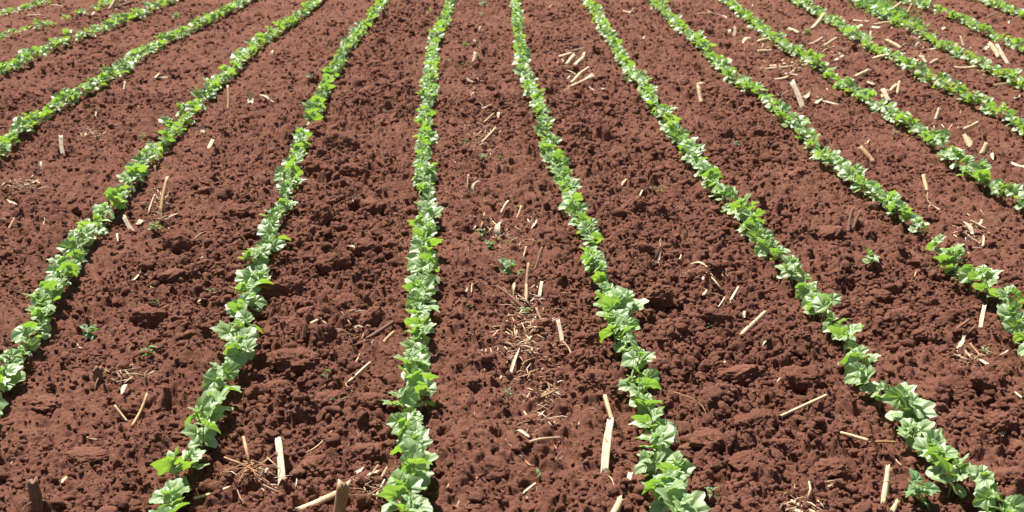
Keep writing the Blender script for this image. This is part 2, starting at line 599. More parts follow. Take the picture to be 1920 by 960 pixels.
def leaf_matrix(base, az, pitch, roll, size):
    """leaf grows along its y axis; az heading, pitch up from level, roll about its own midrib"""
    q = Quaternion((0, 0, 1), az) @ Quaternion((1, 0, 0), pitch) @ Quaternion((0, 1, 0), roll)
    return Matrix.Translation(base) @ q.to_matrix().to_4x4() @ Matrix.Scale(size, 4)


def seedling_plan(seed, style):
    """-> petiole/stem curves and leaf placements (all in metres, base at the origin)"""
    r_ = random.Random(seed)
    H = {'tall': 0.135, 'broad': 0.115, 'small': 0.085, 'bushy': 0.12}[style]
    H *= r_.uniform(0.92, 1.1)
    lean = (r_.uniform(-.02, .02), r_.uniform(-.02, .02))
    stem = [(lean[0] * t * t, lean[1] * t * t, -0.02 + (H + 0.02) * t) for t in (0, .25, .5, .75, 1.0)]
    curves = [(stem, [0.0032, 0.0030, 0.0027, 0.0024, 0.0018], 7)]
    leaves = []
    a0 = r_.uniform(0, 6.28)

    def attach(t, az, plen, rise, kind, size, pitch, roll):
        z = -0.02 + (H + 0.02) * t
        b = np.array([lean[0] * t * t, lean[1] * t * t, z])
        d = np.array([-math.sin(az), math.cos(az), 0])
        e = b + d * plen * math.cos(rise) + np.array([0, 0, plen * math.sin(rise)])
        m = (b + e) / 2 + np.array([0, 0, plen * 0.10])
        curves.append(([b, m, e], [0.0016, 0.0013, 0.0011], 5))
        leaves.append((kind, r_.randrange(99), leaf_matrix(Vector(e), az, pitch, roll, size)))

    nl = {'tall': 3, 'broad': 3, 'small': 2, 'bushy': 4}[style]
    # the two seed leaves
    for k in range(2):
        if style == 'tall' and k == 1 and r_.random() < .5: continue
        az = a0 + k * math.pi + r_.uniform(-.3, .3)
        attach(0.52, az, r_.uniform(.013, .025), R(r_.uniform(0, 35)), "kidney", r_.uniform(.42, .56), R(r_.uniform(-28, 18)), R(r_.uniform(-25, 25)))
    for k in range(nl):
        az = a0 + 1.3 + k * 2.25 + r_.uniform(-.4, .4)
        f = k / max(1, nl - 1)
        sz = {'tall': .72, 'broad': .78, 'small': .62, 'bushy': .68}[style] * (1.0 - 0.22 * f) * r_.uniform(.86, 1.12)
        kd = "lobed" if r_.random() < .75 else "ovate"
        attach(0.66 + 0.27 * f, az, r_.uniform(.019, .036) * (1 - .35 * f), R(r_.uniform(15, 60)), kd, sz, R(r_.uniform(-36, 60)), R(r_.uniform(-52, 52)))
    # unfolding tip leaves
    for k in range(2):
        az = a0 + 0.5 + k * 2.6
        attach(0.97, az, 0.010, R(55), "ovate", r_.uniform(.20, .34), R(r_.uniform(30, 68)), R(r_.uniform(-30, 30)))
    return curves, leaves


STYLES = ['broad', 'tall', 'bushy', 'small', 'broad', 'tall', 'bushy', 'broad', 'bushy', 'tall']
PLANS = [seedling_plan(101 + 7 * k, s) for k, s in enumerate(STYLES)]


def make_seedling(k):
    curves, leaves = PLANS[k]
    root = bpy.data.objects.new("cotton_seedling", None)
    root.empty_display_size = 0.05
    COL.objects.link(root)
    g = Geo()
    for p, rd, sd in curves: g.add(*tube(p, rd, sd))
    link("stem", g.mesh("stem"), STEM, root)
    for kind, idx, M in leaves:
        o = link("leaf", LEAFSET[kind][idx % len(LEAFSET[kind])], None, root)
        o.matrix_local = M
    return root


def copy_tree(o, parent=None):
    c = o.copy()
    COL.objects.link(c)
    if parent is not None:
        c.parent = parent
    for ch in KIDS.get(o.name, ()):
        copy_tree(ch, c)
    return c


PROTO = [make_seedling(k) for k in range(len(STYLES))]
KIDS = {}
for p in PROTO: KIDS[p.name] = list(p.children)
USED = set()

GAPS = {  # stretches of a row (as pixel heights) with few or no plants, and how many survive there
    3: [(423, 456, 0.0), (540, 640, .9)],
    -1: [(222, 240, 0.1), (165, 200, .8), (668, 690, .6), (725, 740, .6)],
    -5: [(29, 36, .25), (0, 60, .8)],
    6: [(8, 22, .6)],
    7: [(10, 25, .7)],
}


def survive(n, py):
    pr = 0.995
    for a, b, q in GAPS.get(n, ()):
        if a <= py <= b: pr = min(pr, q)
    return random.random() < pr


plants = []
for n in RN:
    y = 2.3
    while y < 18.5:
        step = (0.080 if y < 6.0 else 0.078) * random.uniform(0.75, 1.22)
        if n == 2 and y < 4.2: step *= 1.1
        if n == -1 and y < 6.0: step *= 1.2
        if n == -5: step *= 1.2
        y += step
        x = row_x(n, y) + random.gauss(0, 0.014)
        px, py, dep = project(x, y, CANOPY)
        if dep < 0.5 or px < -330 - 300 * (py < 300) or px > W + 330 + 300 * (py < 300): continue
        if not survive(n, py): continue
        sc = random.gauss(0.77, 0.11) + 0.13 * max(0.0, min(1.0, (6.2 - y) / 2.6))
        if n in (-5, -6): sc *= 0.8
        if 6 <= n <= 7: sc *= 0.92
        plants.append(dict(n=n, x=x, y=y, px=px, py=py, d=dep, s=max(.56, min(1.04, sc))))
# two stray seedlings standing alone between the rows
for (px, py) in ((1630, 484), (806, 17)):
    p = on_plane(px, py, 0.06)
    plants.append(dict(n=99, x=p[0], y=p[1], px=px, py=py, d=p[1], s=0.72))

inview = [p for p in plants if -25 < p['px'] < W + 25 and -15 < p['py'] < HP + 28]
inview.sort(key=lambda p: -(p['s'] / p['d'] ** 1.0) if p['n'] != 99 else -9)
near = inview[:300]
nearid = {id(p) for p in near}
rest = [p for p in plants if id(p) not in nearid]

_ONES = ["", "first", "second", "third", "fourth", "fifth", "sixth", "seventh", "eighth", "ninth", "tenth", "eleventh", "twelfth", "thirteenth", "fourteenth", "fifteenth", "sixteenth", "seventeenth", "eighteenth", "nineteenth"]
_TENS = {2: ("twenty", "twentieth"), 3: ("thirty", "thirtieth"), 4: ("forty", "fortieth"), 5: ("fifty", "fiftieth"), 6: ("sixty", "sixtieth"), 7: ("seventy", "seventieth"), 8: ("eighty", "eightieth"), 9: ("ninety", "ninetieth")}


def ordinal(k):
    if k < 20: return _ONES[k]
    t, o = divmod(k, 10)
    if k >= 100: return "hundred-and-" + ordinal(k - 100) if k > 100 else "hundredth"
    return _TENS[t][1] if o == 0 else _TENS[t][0] + "-" + _ONES[o]


def row_name(n):
    if n == 0: return "the centre row"
    return f"the {ordinal(abs(n))} row {'right' if n > 0 else 'left'} of centre"


def gap_name(u):
    k = math.floor(u)
    if k >= 0: return f"{ordinal(k + 1)} strip right of centre"
    return f"{ordinal(-k)} strip left of centre"


LOOK = {'broad': "broad-leaved cotton seedling", 'tall': "tall leggy cotton seedling", 'bushy': "bushy cotton seedling", 'small': "small two-leaved cotton seedling"}
byrow = {}
for p in near: byrow.setdefault(p['n'], []).append(p)
for n, ps in byrow.items():
    ps.sort(key=lambda p: p['y'])
    for k, p in enumerate(ps):
        j = random.randrange(len(PROTO))
        if n == 99: j = 3
        if j in USED:
            o = copy_tree(PROTO[j])
        else:
            o = PROTO[j]; USED.add(j)
        o.location = (p['x'], p['y'], hsoft(p['x'], p['y']) - 0.004)
        o.rotation_euler = (random.gauss(0, .09), random.gauss(0, .09), random.uniform(0, 6.283))
        o.scale = (p['s'],) * 3
        if n == 99:
            lab = "lone small cotton seedling on bare soil " + ("between the second and third rows right of centre" if p['px'] > 1000 else "just left of the centre row, far back")
        else:
            lab = f"{LOOK[STYLES[j]]}, {ordinal(k + 1)} from the near end of {row_name(n)}"
        tag(o, lab, "seedling", "cotton seedlings growing in rows")


def build_far():
    g = Geo(); veins = []; gs = Geo()
    r_ = random.Random(5)
    zs = np.percentile(height(np.array([p['x'] for p in rest])[:, None] + _RX, np.array([p['y'] for p in rest])[:, None] + _RY), 62, axis=1)
    for p, z in zip(rest, zs):
        curves, leaves = PLANS[r_.randrange(len(PLANS))]
        M = Matrix.Translation((p['x'], p['y'], float(z) - .004)) @ Matrix.Rotation(r_.uniform(0, 6.283), 4, 'Z') @ Matrix.Rotation(r_.gauss(0, .1), 4, 'X') @ Matrix.Scale(p['s'], 4)
        for kind, idx, L in leaves:
            V, Q, vn = LEAFLOW[kind][idx % len(LEAFLOW[kind])]
            A = np.array(M @ L)
            g.add(V @ A[:3, :3].T + A[:3, 3], Q); veins.append(vn)
        A = np.array(M)
        V, Q, Tr = tube(np.array([c for c in curves[0][0]])[[0, 2, 4]], [.003, .0025, .002], 4)
        gs.add(V @ A[:3, :3].T + A[:3, 3], Q, Tr)
        veins.append(np.zeros(0, np.float32))
    nleaf = g.n
    V, Q, Tr = gs.arrays()
    nq = sum(len(q) for q in g.q)
    g.add(V, Q, Tr)
    me = g.mesh("cotton_crop")
    at = me.attributes.new("vein", 'FLOAT', 'POINT')
    at.data.foreach_set("value", np.concatenate(veins + [np.zeros(g.n - nleaf, np.float32)]).astype(np.float32))
    o = link("cotton_crop", me, [LEAF, STEM])
    mi = np.zeros(len(me.polygons), np.int32)
    mi[nq:] = 1
    me.polygons.foreach_set("material_index", mi)
    tag(o, "farther green cotton rows running away across the red field", kind="stuff")


build_far()

# ------------------------------------------------------------------ litter
def frame_for(p0, p1, spin=0.0):
    d = Vector(p1) - Vector(p0)
    q = d.to_track_quat('Z', 'Y')
    return Matrix.Translation(p0) @ q.to_matrix().to_4x4() @ Matrix.Rotation(spin, 4, 'Z'), d.length


def stalk_mesh(L, r, seed, split=False):
    """maize stalk along z: ridged, slightly bent, with ragged ends; split ones are D-shaped and show pith"""
    r_ = random.Random(seed)
    S, N = 14, 9
    V = []
    bend = r_.uniform(-.05, .05) * L; tap = r_.uniform(.82, 1.0)
    jag = [r_.uniform(-1, 1) for _ in range(S * 2)]
    for k in range(N):
        t = k / (N - 1)
        rr = r * (1 - (1 - tap) * t) * (1 + 0.05 * math.sin(t * 9 + seed))
        for j in range(S):
            th = 2 * math.pi * j / S
            c, s = math.cos(th), math.sin(th)
            if split and s < -0.05: s = -0.05 - 0.08 * math.sin(3 * th + seed)
            elif not split: s *= 0.88
            rad = rr * (1 + 0.06 * math.sin(5 * th + seed))
            z = L * t
            if k == 0: z -= jag[j] * r * .55
            if k == N - 1: z += jag[S + j] * r * .8
            V.append((rad * c + bend * 4 * t * (1 - t), rad * s, z))
    Q = []; mi = []
    for k in range(N - 1):
        for j in range(S):
            j2 = (j + 1) % S
            Q.append((k * S + j, k * S + j2, (k + 1) * S + j2, (k + 1) * S + j))
            mi.append(1 if split and math.sin(2 * math.pi * (j + .5) / S) < 0 else 0)
    # pithy ends, slightly hollow
    for k, zz in ((0, 0.15 * r), (N - 1, L - 0.15 * r)):
        V.append((0, (0.35 if split else 0) * r, zz))
    Tr = []
    for j in range(S):
        j2 = (j + 1) % S
        Tr.append((N * S, j2, j)); Tr.append((N * S + 1, (N - 1) * S + j, (N - 1) * S + j2))
    me = mesh_np("maize_stalk", V, Q, Tr)
    me.polygons.foreach_set("material_index", np.array(mi + [1] * len(Tr), np.int32))
    return me


def ring_mesh(r, seed):
    prof = [(-.20, .99), (-.10, 1.05), (0, 1.07), (.10, 1.04), (.22, .98)]
    V = []; Q = []; S = 14
    for z, k in prof:
        for j in range(S):
            th = 2 * math.pi * j / S
            V.append((r * k * math.cos(th), r * k * .9 * math.sin(th), r * z * 1.3 + .08 * r * math.sin(th * 2 + seed)))
    for i in range(len(prof) - 1):
        for j in range(S):
            j2 = (j + 1) % S
            Q.append((i * S + j, i * S + j2, (i + 1) * S + j2, (i + 1) * S + j))
    return mesh_np("node", V, Q)


def husk_mesh(L, wd, seed):
    """torn dry husk or leaf flake: a thin curled sheet with thickness, along z"""
    r_ = random.Random(seed)
    N, M = 9, 6
    curl = r_.uniform(.5, 1.5); bow = r_.uniform(-.25, .35) * L; tw = r_.uniform(-.9, .9)
    jag = [[r_.uniform(-.16, .16) for _ in range(M)] for _ in range(2)]
    edge = [(r_.uniform(.75, 1.1), r_.uniform(.75, 1.1)) for _ in range(N)]
    P = np.zeros((N, M, 3))
    for k in range(N):
        t = k / (N - 1)
        sh = (0.55 + 0.45 * math.sin(math.pi * min(1, t * 1.1 + .12)))
        for j in range(M):
            v = (j / (M - 1)) * 2 - 1
            wv = v * (edge[k][0] if v < 0 else edge[k][1])
            a = wv * curl
            x = wd / 2 * sh * math.sin(a) / max(curl, .3)
            y = wd / 2 * sh * (1 - math.cos(a)) / max(curl, .3)
            z = L * t + (L * jag[0][j] if k == 0 else 0) + (L * jag[1][j] if k == N - 1 else 0)
            ct, st = math.cos(tw * t), math.sin(tw * t)
            P[k, j] = (x * ct - y * st, x * st + y * ct + bow * 4 * t * (1 - t), z)
    th = 0.0011
    V = np.concatenate([P.reshape(-1, 3), (P + np.array([0, th, 0])).reshape(-1, 3)])
    Q = []; nn = N * M
    for k in range(N - 1):
        for j in range(M - 1):
            a = k * M + j
            Q.append((a, a + 1, a + M + 1, a + M)); Q.append((nn + a, nn + a + M, nn + a + M + 1, nn + a + 1))
    rim = [k * M for k in range(N)] + [(N - 1) * M + j for j in range(1, M)] + [k * M + M - 1 for k in range(N - 2, -1, -1)] + [j for j in range(M - 2, 0, -1)]
    for i in range(len(rim)):
        a, b = rim[i], rim[(i + 1) % len(rim)]
        Q.append((a, nn + a, nn + b, b))
    return mesh_np("maize_husk", V, Q)


def strand_mesh(L, r, seed, name, wob=.10, fork=False):
    r_ = random.Random(seed)
    pts = []; ax, ay = r_.uniform(-wob, wob) * L, r_.uniform(-wob, wob) * L
    bx = r_.uniform(-wob, wob) * L * .5
    for k in range(9):
        t = k / 8
        pts.append((ax * 4 * t * (1 - t) + bx * math.sin(t * 6.28), ay * 4 * t * (1 - t), L * t))
    g = Geo()
    g.add(*tube(pts, [r * (1 - .45 * k / 8) * (1 + .12 * math.sin(k * 2.1 + seed)) for k in range(9)], 7, True, .75))
    if fork:
        p = np.array(pts[5]); d = np.array([r_.uniform(-.5, .5), r_.uniform(-.3, .3), .8]); d /= np.linalg.norm(d)
        g.add(*tube([p, p + d * L * .16, p + d * L * .3 + np.array([.01, 0, 0])], [r * .6, r * .5, r * .3], 6))
    return g.mesh(name)


# kind, x0,y0 (lower / left end), x1,y1, width in photo pixels, special label
# kinds: S round stalk, P split pithy stalk, H husk flake, F fine straw, B brown stalk, T dark twig
LITTER = [
 ('H',183,217,193,207,8,None),('P',118,287,114,254,7,"bright short stalk piece standing pale between the second and third rows left of centre"),('H',74,320,79,303,7,None),
 ('B',427,206,427,161,6,"slim tan stalk standing upright against the second row left of centre"),('H',470,192,466,170,11,"white torn husk standing up between the second and first rows left of centre"),('H',480,182,508,189,9,None),('H',513,103,520,93,10,None),
 ('H',379,247,380,230,8,None),('P',392,277,399,262,7,None),('H',290,145,300,136,5,None),('P',295,146,315,147,4,None),('P',232,168,234,155,5,None),
 ('F',162,240,180,258,3,None),('F',160,255,182,244,3,None),('B',310,297,317,315,5,None),('H',428,298,438,288,6,None),
 ('P',205,18,216,0,7,None),('B',215,16,250,3,7,"brown stalk lying in far straw near the top left corner"),('H',172,32,178,22,7,None),('F',95,12,120,15,3,None),('P',50,31,78,30,3,None),('F',5,68,32,62,4,None),
 ('H',720,203,733,212,7,None),('S',888,116,892,100,8,None),('H',895,58,904,50,6,None),('H',880,75,890,84,7,None),
 ('P',1058,99,1094,91,8,"bright stalk at the back of the pale heap right of the centre rows"),('P',1064,122,1076,106,10,None),('P',1079,120,1094,106,7,None),('P',1084,141,1104,127,6,None),('S',1070,164,1112,144,9,"longest pale stalk at the front of the heap in the second strip right of centre"),
 ('H',1103,161,1130,166,6,None),('H',1056,70,1077,65,7,None),('H',1022,73,1034,67,7,None),('H',1062,148,1070,140,6,None),('F',1060,132,1080,140,3,None),
 ('B',903,268,930,240,7,None),('B',895,262,920,250,6,None),('P',908,228,925,212,7,None),('P',905,204,920,198,5,None),('H',935,220,940,212,6,None),('H',875,147,890,154,6,None),('F',905,150,925,138,3,None),
 ('P',1168,22,1185,25,5,None),('P',1180,25,1188,15,5,None),('H',1201,62,1208,58,5,None),('H',1204,76,1208,67,5,None),('H',1033,12,1040,5,5,None),
 ('P',1432,17,1447,7,6,None),('F',1327,20,1362,34,4,None),('S',1311,27,1335,25,5,None),('H',1410,14,1416,5,6,None),
 ('S',1522,55,1544,28,8,"tan stalk propped steeply beside the fifth row right of centre"),('P',1478,55,1497,63,8,None),('P',1376,67,1378,50,5,None),('H',1362,63,1368,56,6,None),
 ('P',1422,79,1458,73,7,None),('P',1519,84,1543,71,6,None),('P',1545,87,1570,71,6,None),('F',1543,100,1565,87,6,None),
 ('P',1420,99,1446,98,6,None),('B',1414,109,1441,102,4,None),('P',1442,123,1486,116,6,None),('S',1440,130,1537,119,6,"longest thin tan stalk lying across the fourth strip right of centre"),('P',1470,136,1497,139,5,None),('H',1474,140,1490,130,5,None),('P',1568,112,1581,104,6,None),('P',1448,76,1462,82,4,None),
 ('P',1505,202,1485,153,8,"long pale stalk leaning steeply in the fourth strip right of centre"),('H',1510,183,1520,168,13,None),('P',1540,188,1581,199,6,None),('S',1315,192,1310,162,7,"short tan stalk standing upright in the third strip right of centre"),('H',1307,159,1322,155,5,None),
 ('S',1604,145,1628,133,9,None),('H',1625,152,1636,158,6,None),('H',1655,180,1668,165,8,None),('P',1666,187,1656,167,8,None),('S',1682,176,1686,153,6,None),('P',1670,171,1681,160,7,None),
 ('P',1754,224,1760,205,8,None),('P',1795,247,1833,230,6,None),('H',1816,272,1805,250,12,"broad cream husk standing beside the fourth row right of centre"),('P',1840,288,1849,270,10,None),('H',1862,298,1867,287,8,None),
 ('B',1637,304,1612,276,11,"orange brown split stalk sunk in a hollow in the fourth strip right of centre"),('F',1622,270,1630,262,5,None),
 ('S',1662,76,1688,91,7,None),('P',1726,106,1735,118,7,None),('P',1728,96,1754,90,6,None),('P',1790,132,1833,129,6,None),('P',1805,86,1800,69,6,None),('P',1872,108,1856,84,11,None),('P',1890,120,1870,84,7,"long pale stalk leaning steeply between the sixth and seventh rows right of centre"),('P',1862,160,1900,155,8,None),('H',1868,164,1885,160,8,None),
 ('P',1050,108,1072,101,7,None),('H',1092,112,1100,98,8,None),('P',1072,155,1088,138,7,None),('P',1096,150,1110,140,5,None),('H',1830,425,1842,412,11,None),('P',1800,428,1822,421,7,None),('H',1812,450,1826,438,9,None),('P',1700,120,1722,112,6,None),('P',1745,120,1760,112,6,None),('H',1715,88,1728,80,9,None),('P',1575,60,1600,52,6,None),('P',1500,110,1522,104,6,None),('P',1455,150,1478,145,6,None),('H',1395,80,1408,72,8,None),('H',1530,195,1542,185,8,None),('P',1640,110,1664,104,6,None),('P',1770,95,1795,88,7,None),('H',1845,95,1858,86,10,None),
 ('P',1600,38,1630,40,8,None),('P',1635,50,1672,53,5,None),('P',1640,47,1680,41,5,None),('P',1634,73,1632,60,5,None),('H',1640,20,1655,28,6,None),('S',1668,22,1690,5,6,None),('H',1830,100,1845,112,10,None),('H',1832,115,1842,122,7,None),('S',1700,25,1710,8,5,None),('H',1768,55,1778,52,7,None),('P',1852,31,1868,24,5,None),('H',1893,43,1898,37,5,None),('H',1904,184,1912,178,7,None),('F',1865,82,1878,75,5,None),
 ('P',1896,305,1919,312,6,None),
 ('F',0,408,26,407,3,None),('S',17,427,27,409,4,None),('H',12,374,27,382,8,None),('F',48,338,72,345,4,None),('H',58,345,72,336,6,None),('F',83,420,83,408,3,None),('F',40,335,62,328,4,None),
 ('B',302,397,314,332,8,"tall brown dead stalk standing beside the second row left of centre"),('B',296,340,290,312,6,None),('P',278,398,290,364,6,None),('P',249,434,232,405,9,"pale cut stalk poking out beside the second row left of centre"),('H',257,422,266,414,10,None),('F',303,398,318,427,3,None),('P',312,410,332,401,4,None),('F',367,446,386,434,3,None),('H',222,450,226,440,6,None),
 ('H',250,524,264,505,9,None),('F',280,535,290,540,3,None),('H',372,495,380,482,4,None),('P',585,606,602,598,7,"small grey stalk chip lying right of the first row left of centre"),('H',372,570,384,565,5,None),('F',516,630,538,624,4,None),
 ('P',876,352,878,328,4,None),('H',890,360,898,340,9,None),('P',941,398,953,377,6,None),('S',967,412,977,387,6,None),('H',936,446,942,417,17,"large white husk scrap in the middle of the first strip right of centre"),('H',998,425,1006,411,8,None),('P',981,482,986,463,4,None),
 ('B',1003,505,1016,464,6,"dark brown stalk standing upright in the first strip right of centre"),('T',985,580,931,536,8,"thick dark twig lying slanted in the first strip right of centre"),('B',985,562,991,494,7,None),('P',985,568,987,535,6,None),('P',1012,552,1016,528,7,None),('H',960,553,965,530,6,None),('F',924,622,985,605,3,None),('F',925,612,950,600,3,None),('B',1020,607,1006,577,5,None),('F',1020,625,990,610,4,None),('F',955,600,985,592,3,None),
 ('P',1054,643,1046,600,9,"grey white stalk standing at the front of the litter right of the centre row"),('F',1072,675,1055,640,5,None),('B',692,633,737,604,9,"brown split stalk half buried left of the centre row"),('B',722,640,740,622,8,None),('H',662,375,668,357,8,None),('H',652,462,674,469,5,None),('P',884,547,885,532,4,None),('H',870,548,876,540,7,None),
 ('H',1203,367,1219,353,7,None),('H',1167,345,1176,335,7,None),('H',1223,492,1236,452,5,"tall curled pale husk standing between the first and second rows right of centre"),('H',1230,497,1239,462,6,None),('F',1240,492,1262,500,6,None),('H',1268,485,1278,476,7,None),
 ('P',1314,530,1323,511,8,None),('H',1296,496,1322,501,5,None),('P',1368,566,1384,538,9,"white tipped stalk leaning in the second strip right of centre"),('P',1348,573,1359,556,4,None),('H',1320,552,1326,543,6,None),('S',1392,627,1434,587,12,"stout tan stalk lying clear in the second strip right of centre"),('H',1396,598,1404,585,9,None),('H',1300,562,1308,552,6,None),
 ('B',1591,434,1600,390,8,None),('B',1601,426,1614,396,6,None),('H',1611,408,1630,422,8,"curled cream husk behind the upright brown stalks in the third strip"),('P',1738,357,1731,329,8,None),('F',1740,360,1763,392,5,None),('H',1741,392,1746,380,6,None),
 ('H',1793,415,1818,437,15,"large cream husk in the straw pile right of the third row"),('P',1820,415,1845,429,8,None),('P',1842,460,1844,443,5,None),('F',1815,440,1835,455,4,None),('T',1733,514,1790,474,5,"thin dark twig propped across the third row right of centre"),('F',1760,512,1792,527,4,None),('F',1716,520,1724,505,3,None),('H',1677,550,1680,533,10,None),
 ('P',1839,612,1846,573,9,"pale stalk standing on bare soil below the third row right of centre"),('B',1794,616,1818,599,7,None),('H',1797,652,1808,630,11,None),('S',1838,667,1818,644,5,None),('P',1796,670,1822,668,5,None),('P',1836,672,1852,682,9,None),('F',1840,652,1860,645,4,None),
 ('P',212,701,264,693,9,"cream stalk lying behind the dark stub near the left edge"),('F',235,690,250,683,4,None),('B',248,797,276,738,7,"straight tan stick leaning in the second strip left of centre"),('P',235,788,215,762,7,None),('H',228,740,244,728,10,None),('H',115,903,126,893,10,None),('F',160,812,184,826,3,None),('F',135,640,155,655,4,None),('H',240,655,250,645,4,None),
 ('P',527,906,520,822,17,"large white split stalk standing between the first row left and the centre row"),('S',365,940,432,918,8,"long straw emerging right of the nearest seedling at the lower left"),('S',556,962,632,928,17,"thick yellow stalk at the bottom edge left of the centre row"),('F',578,845,622,808,4,None),('F',580,830,600,815,3,None),('F',560,928,600,945,4,None),('H',664,712,672,700,1,None),
 ('P',655,713,692,679,14,"stout pale cut stalk lying left of the centre row"),('F',652,716,660,733,5,None),('F',664,680,674,664,5,None),('T',690,930,774,884,9,"dark brown stick leaning onto the nearest plants of the centre row"),('P',678,897,711,881,6,None),('H',668,890,684,878,10,None),('H',690,905,708,898,12,None),('T',655,835,682,808,8,None),
 ('H',960,692,975,652,8,None),('F',1000,659,1032,684,5,None),('F',982,690,1006,668,5,None),('F',1020,690,1032,672,4,None),('S',1012,745,1046,729,5,None),('H',915,745,926,736,6,None),
 ('S',1146,783,1134,742,10,"upper short piece of the broken stalk left of the first row right of centre"),('P',1134,882,1145,787,17,"long pale stalk with a node left of the first row right of centre"),('S',978,837,1049,824,7,"thin tan stalk lying alone in the front of the first strip right of centre"),('H',964,817,990,823,11,None),('B',1032,868,1054,845,4,None),('F',985,862,1002,872,4,None),('P',979,924,1004,904,5,None),('P',1170,918,1182,886,10,"short white stalk standing near the front of the first row right of centre"),('P',1147,968,1164,936,16,"cut stalk at the bottom edge left of the first row right of centre"),('F',1138,893,1150,912,3,None),('H',1200,880,1208,868,6,None),('F',864,960,875,942,4,None),
 ('S',1450,787,1550,741,8,"long thin tan stalk lying alone in the second strip right of centre"),('S',1575,818,1628,833,9,"slim pale stalk lying beside the nearest plants of the second row right of centre"),('B',1630,830,1682,829,5,None),('S',1657,942,1666,878,15,"thick upright cut stalk in front of the small weed at the lower right"),('P',1670,964,1681,944,14,None),('H',1476,930,1490,900,5,None),('S',1484,938,1545,966,9,"upper of two parallel stalks crossing the bottom edge at the lower right"),('P',1478,944,1530,968,7,None),('F',1262,735,1322,782,3,"hair thin dry stem in the second strip right of centre"),('H',1458,720,1476,708,9,None),('H',1428,648,1438,637,8,None),('F',1440,888,1450,868,4,None),('F',1545,905,1580,902,4,None),('H',1552,912,1570,905,5,None),('H',1880,812,1890,795,9,None),('P',1903,740,1918,752,6,None),('H',1880,692,1890,700,1,None),('F',1600,800,1640,818,3,None),('F',1672,855,1690,875,3,None),('F',1410,705,1445,702,3,None),('H',1355,685,1364,678,5,None),
]
UMAP = {}


def px_per_m(y):
    return F / (y * CP + CH * SP)


KNAME = {'S': ('maize_stalk', 'stalk'), 'P': ('maize_stalk', 'stalk'), 'H': ('maize_husk', 'husk'), 'F': ('dry_straw', 'straw'), 'B': ('maize_stalk', 'stalk'), 'T': ('dry_twig', 'twig')}
KLOOK = {'S': "tan round maize stalk", 'P': "pale split maize stalk", 'H': "torn cream maize husk", 'F': "thin curved dry straw", 'B': "brown maize stalk", 'T': "dark dry twig"}
placed = []
for i, (k, x0, y0, x1, y1, wpx, lab) in enumerate(LITTER):
    if wpx <= 1: continue
    if y0 < 300 and k in 'SPH': wpx = wpx * (1.28 if x0 > 1280 else 1.15)
    if y1 > y0: x0, y0, x1, y1 = x1, y1, x0, y0          # first end is the lower one in the photo
    a = on_ground(x0, y0, 0.004)
    b = on_ground(x1, y1, 0.004)
    ppm = px_per_m(a[1])
    perp = math.hypot(x1 - x0, y1 - y0) / ppm
    lim = max(0.07, 1.18 * perp)
    if np.linalg.norm(b - a) > lim:
        # too long to be lying flat: it stands or leans; slide the top end along its sight line towards the camera
        d = ray(x1, y1); o3 = np.array([0, 0, CH])
        t_hi = (b[1]) / d[1]; t_lo = a[1] / d[1]
        for _ in range(30):
            tm = (t_hi + t_lo) / 2
            if np.linalg.norm(o3 + d * tm - a) > lim: t_hi = tm
            else: t_lo = tm
        b = o3 + d * t_lo
        a = a + (a - b) / np.linalg.norm(b - a) * 0.012
        lying = False
    else:
        ts = np.linspace(0, 1, 9)
        seg = a[None] + (b - a)[None] * ts[:, None]
        hh = height(seg[:, 0], seg[:, 1])
        lift = np.percentile(hh - seg[:, 2], 88)
        rad = wpx / 2 / ppm
        a[2] += lift + rad * .6; b[2] += lift + rad * .6
        lying = True
    placed.append((i, k, a, b, max(wpx * 0.92, 2.0) / ppm, lab, lying, x0, y0, wpx))

ua = u_of(np.array([p[2][0] for p in placed]), np.array([p[2][1] for p in placed]))
order = sorted(range(len(placed)), key=lambda q: placed[q][2][1])
cnt = {}
for q in order:
    i, k, a, b, wd, lab, lying, x0, y0, wpx = placed[q]
    nm, cat = KNAME[k]
    spin = random.uniform(-.5, .5) + (math.pi / 2 if False else 0)
    M, L = frame_for(a, b, 0.0)
    if k in 'SPB':
        me = stalk_mesh(L, wd / 2, i, split=(k == 'P'))
        o = link(nm, me, [{'S': TAN if wpx < 7 else PALE, 'P': PALE, 'B': BROWN if i % 3 else TAN}[k], PITH])
        # turn split stalks so the pith faces up or sideways at random
        M = M @ Matrix.Rotation(random.choice((math.pi, math.pi * .8, 0.3, 1.2)), 4, 'Z')
        if wpx >= 8 and L > 0.05 and k != 'P':
            nd = link("node", ring_mesh(wd / 2 * .97, i), PALE if k != 'B' else BROWN, o)
            nd.location = (0, 0, L * (0.33 if k != 'S' else .62))
    elif k == 'H':
        o = link(nm, husk_mesh(L, wd * 1.25, i), PITH if i % 3 else PALE)
        M = M @ Matrix.Rotation(random.uniform(-.7, .7), 4, 'Z')
    elif k == 'F':
        o = link(nm, strand_mesh(L, wd * .42, i, nm, .16, i % 4 == 0), PALE if i % 3 else TAN)
    else:
        o = link(nm, strand_mesh(L, wd * .5, i, nm, .03, i % 2 == 0), BROWN)
    o.matrix_world = M
    if lab is None:
        g = math.floor(ua[q]); key = (k, g, k == "S" and wpx < 7)
        cnt[key] = cnt.get(key, 0) + 1
        look = KLOOK[k] if k != "S" or wpx < 7 else "pale round maize stalk"
        lab = f"{look}, {ordinal(cnt[key])} from the front in {gap_name(ua[q])}"
    tag(o, lab, cat, "dry maize litter scattered on the soil")


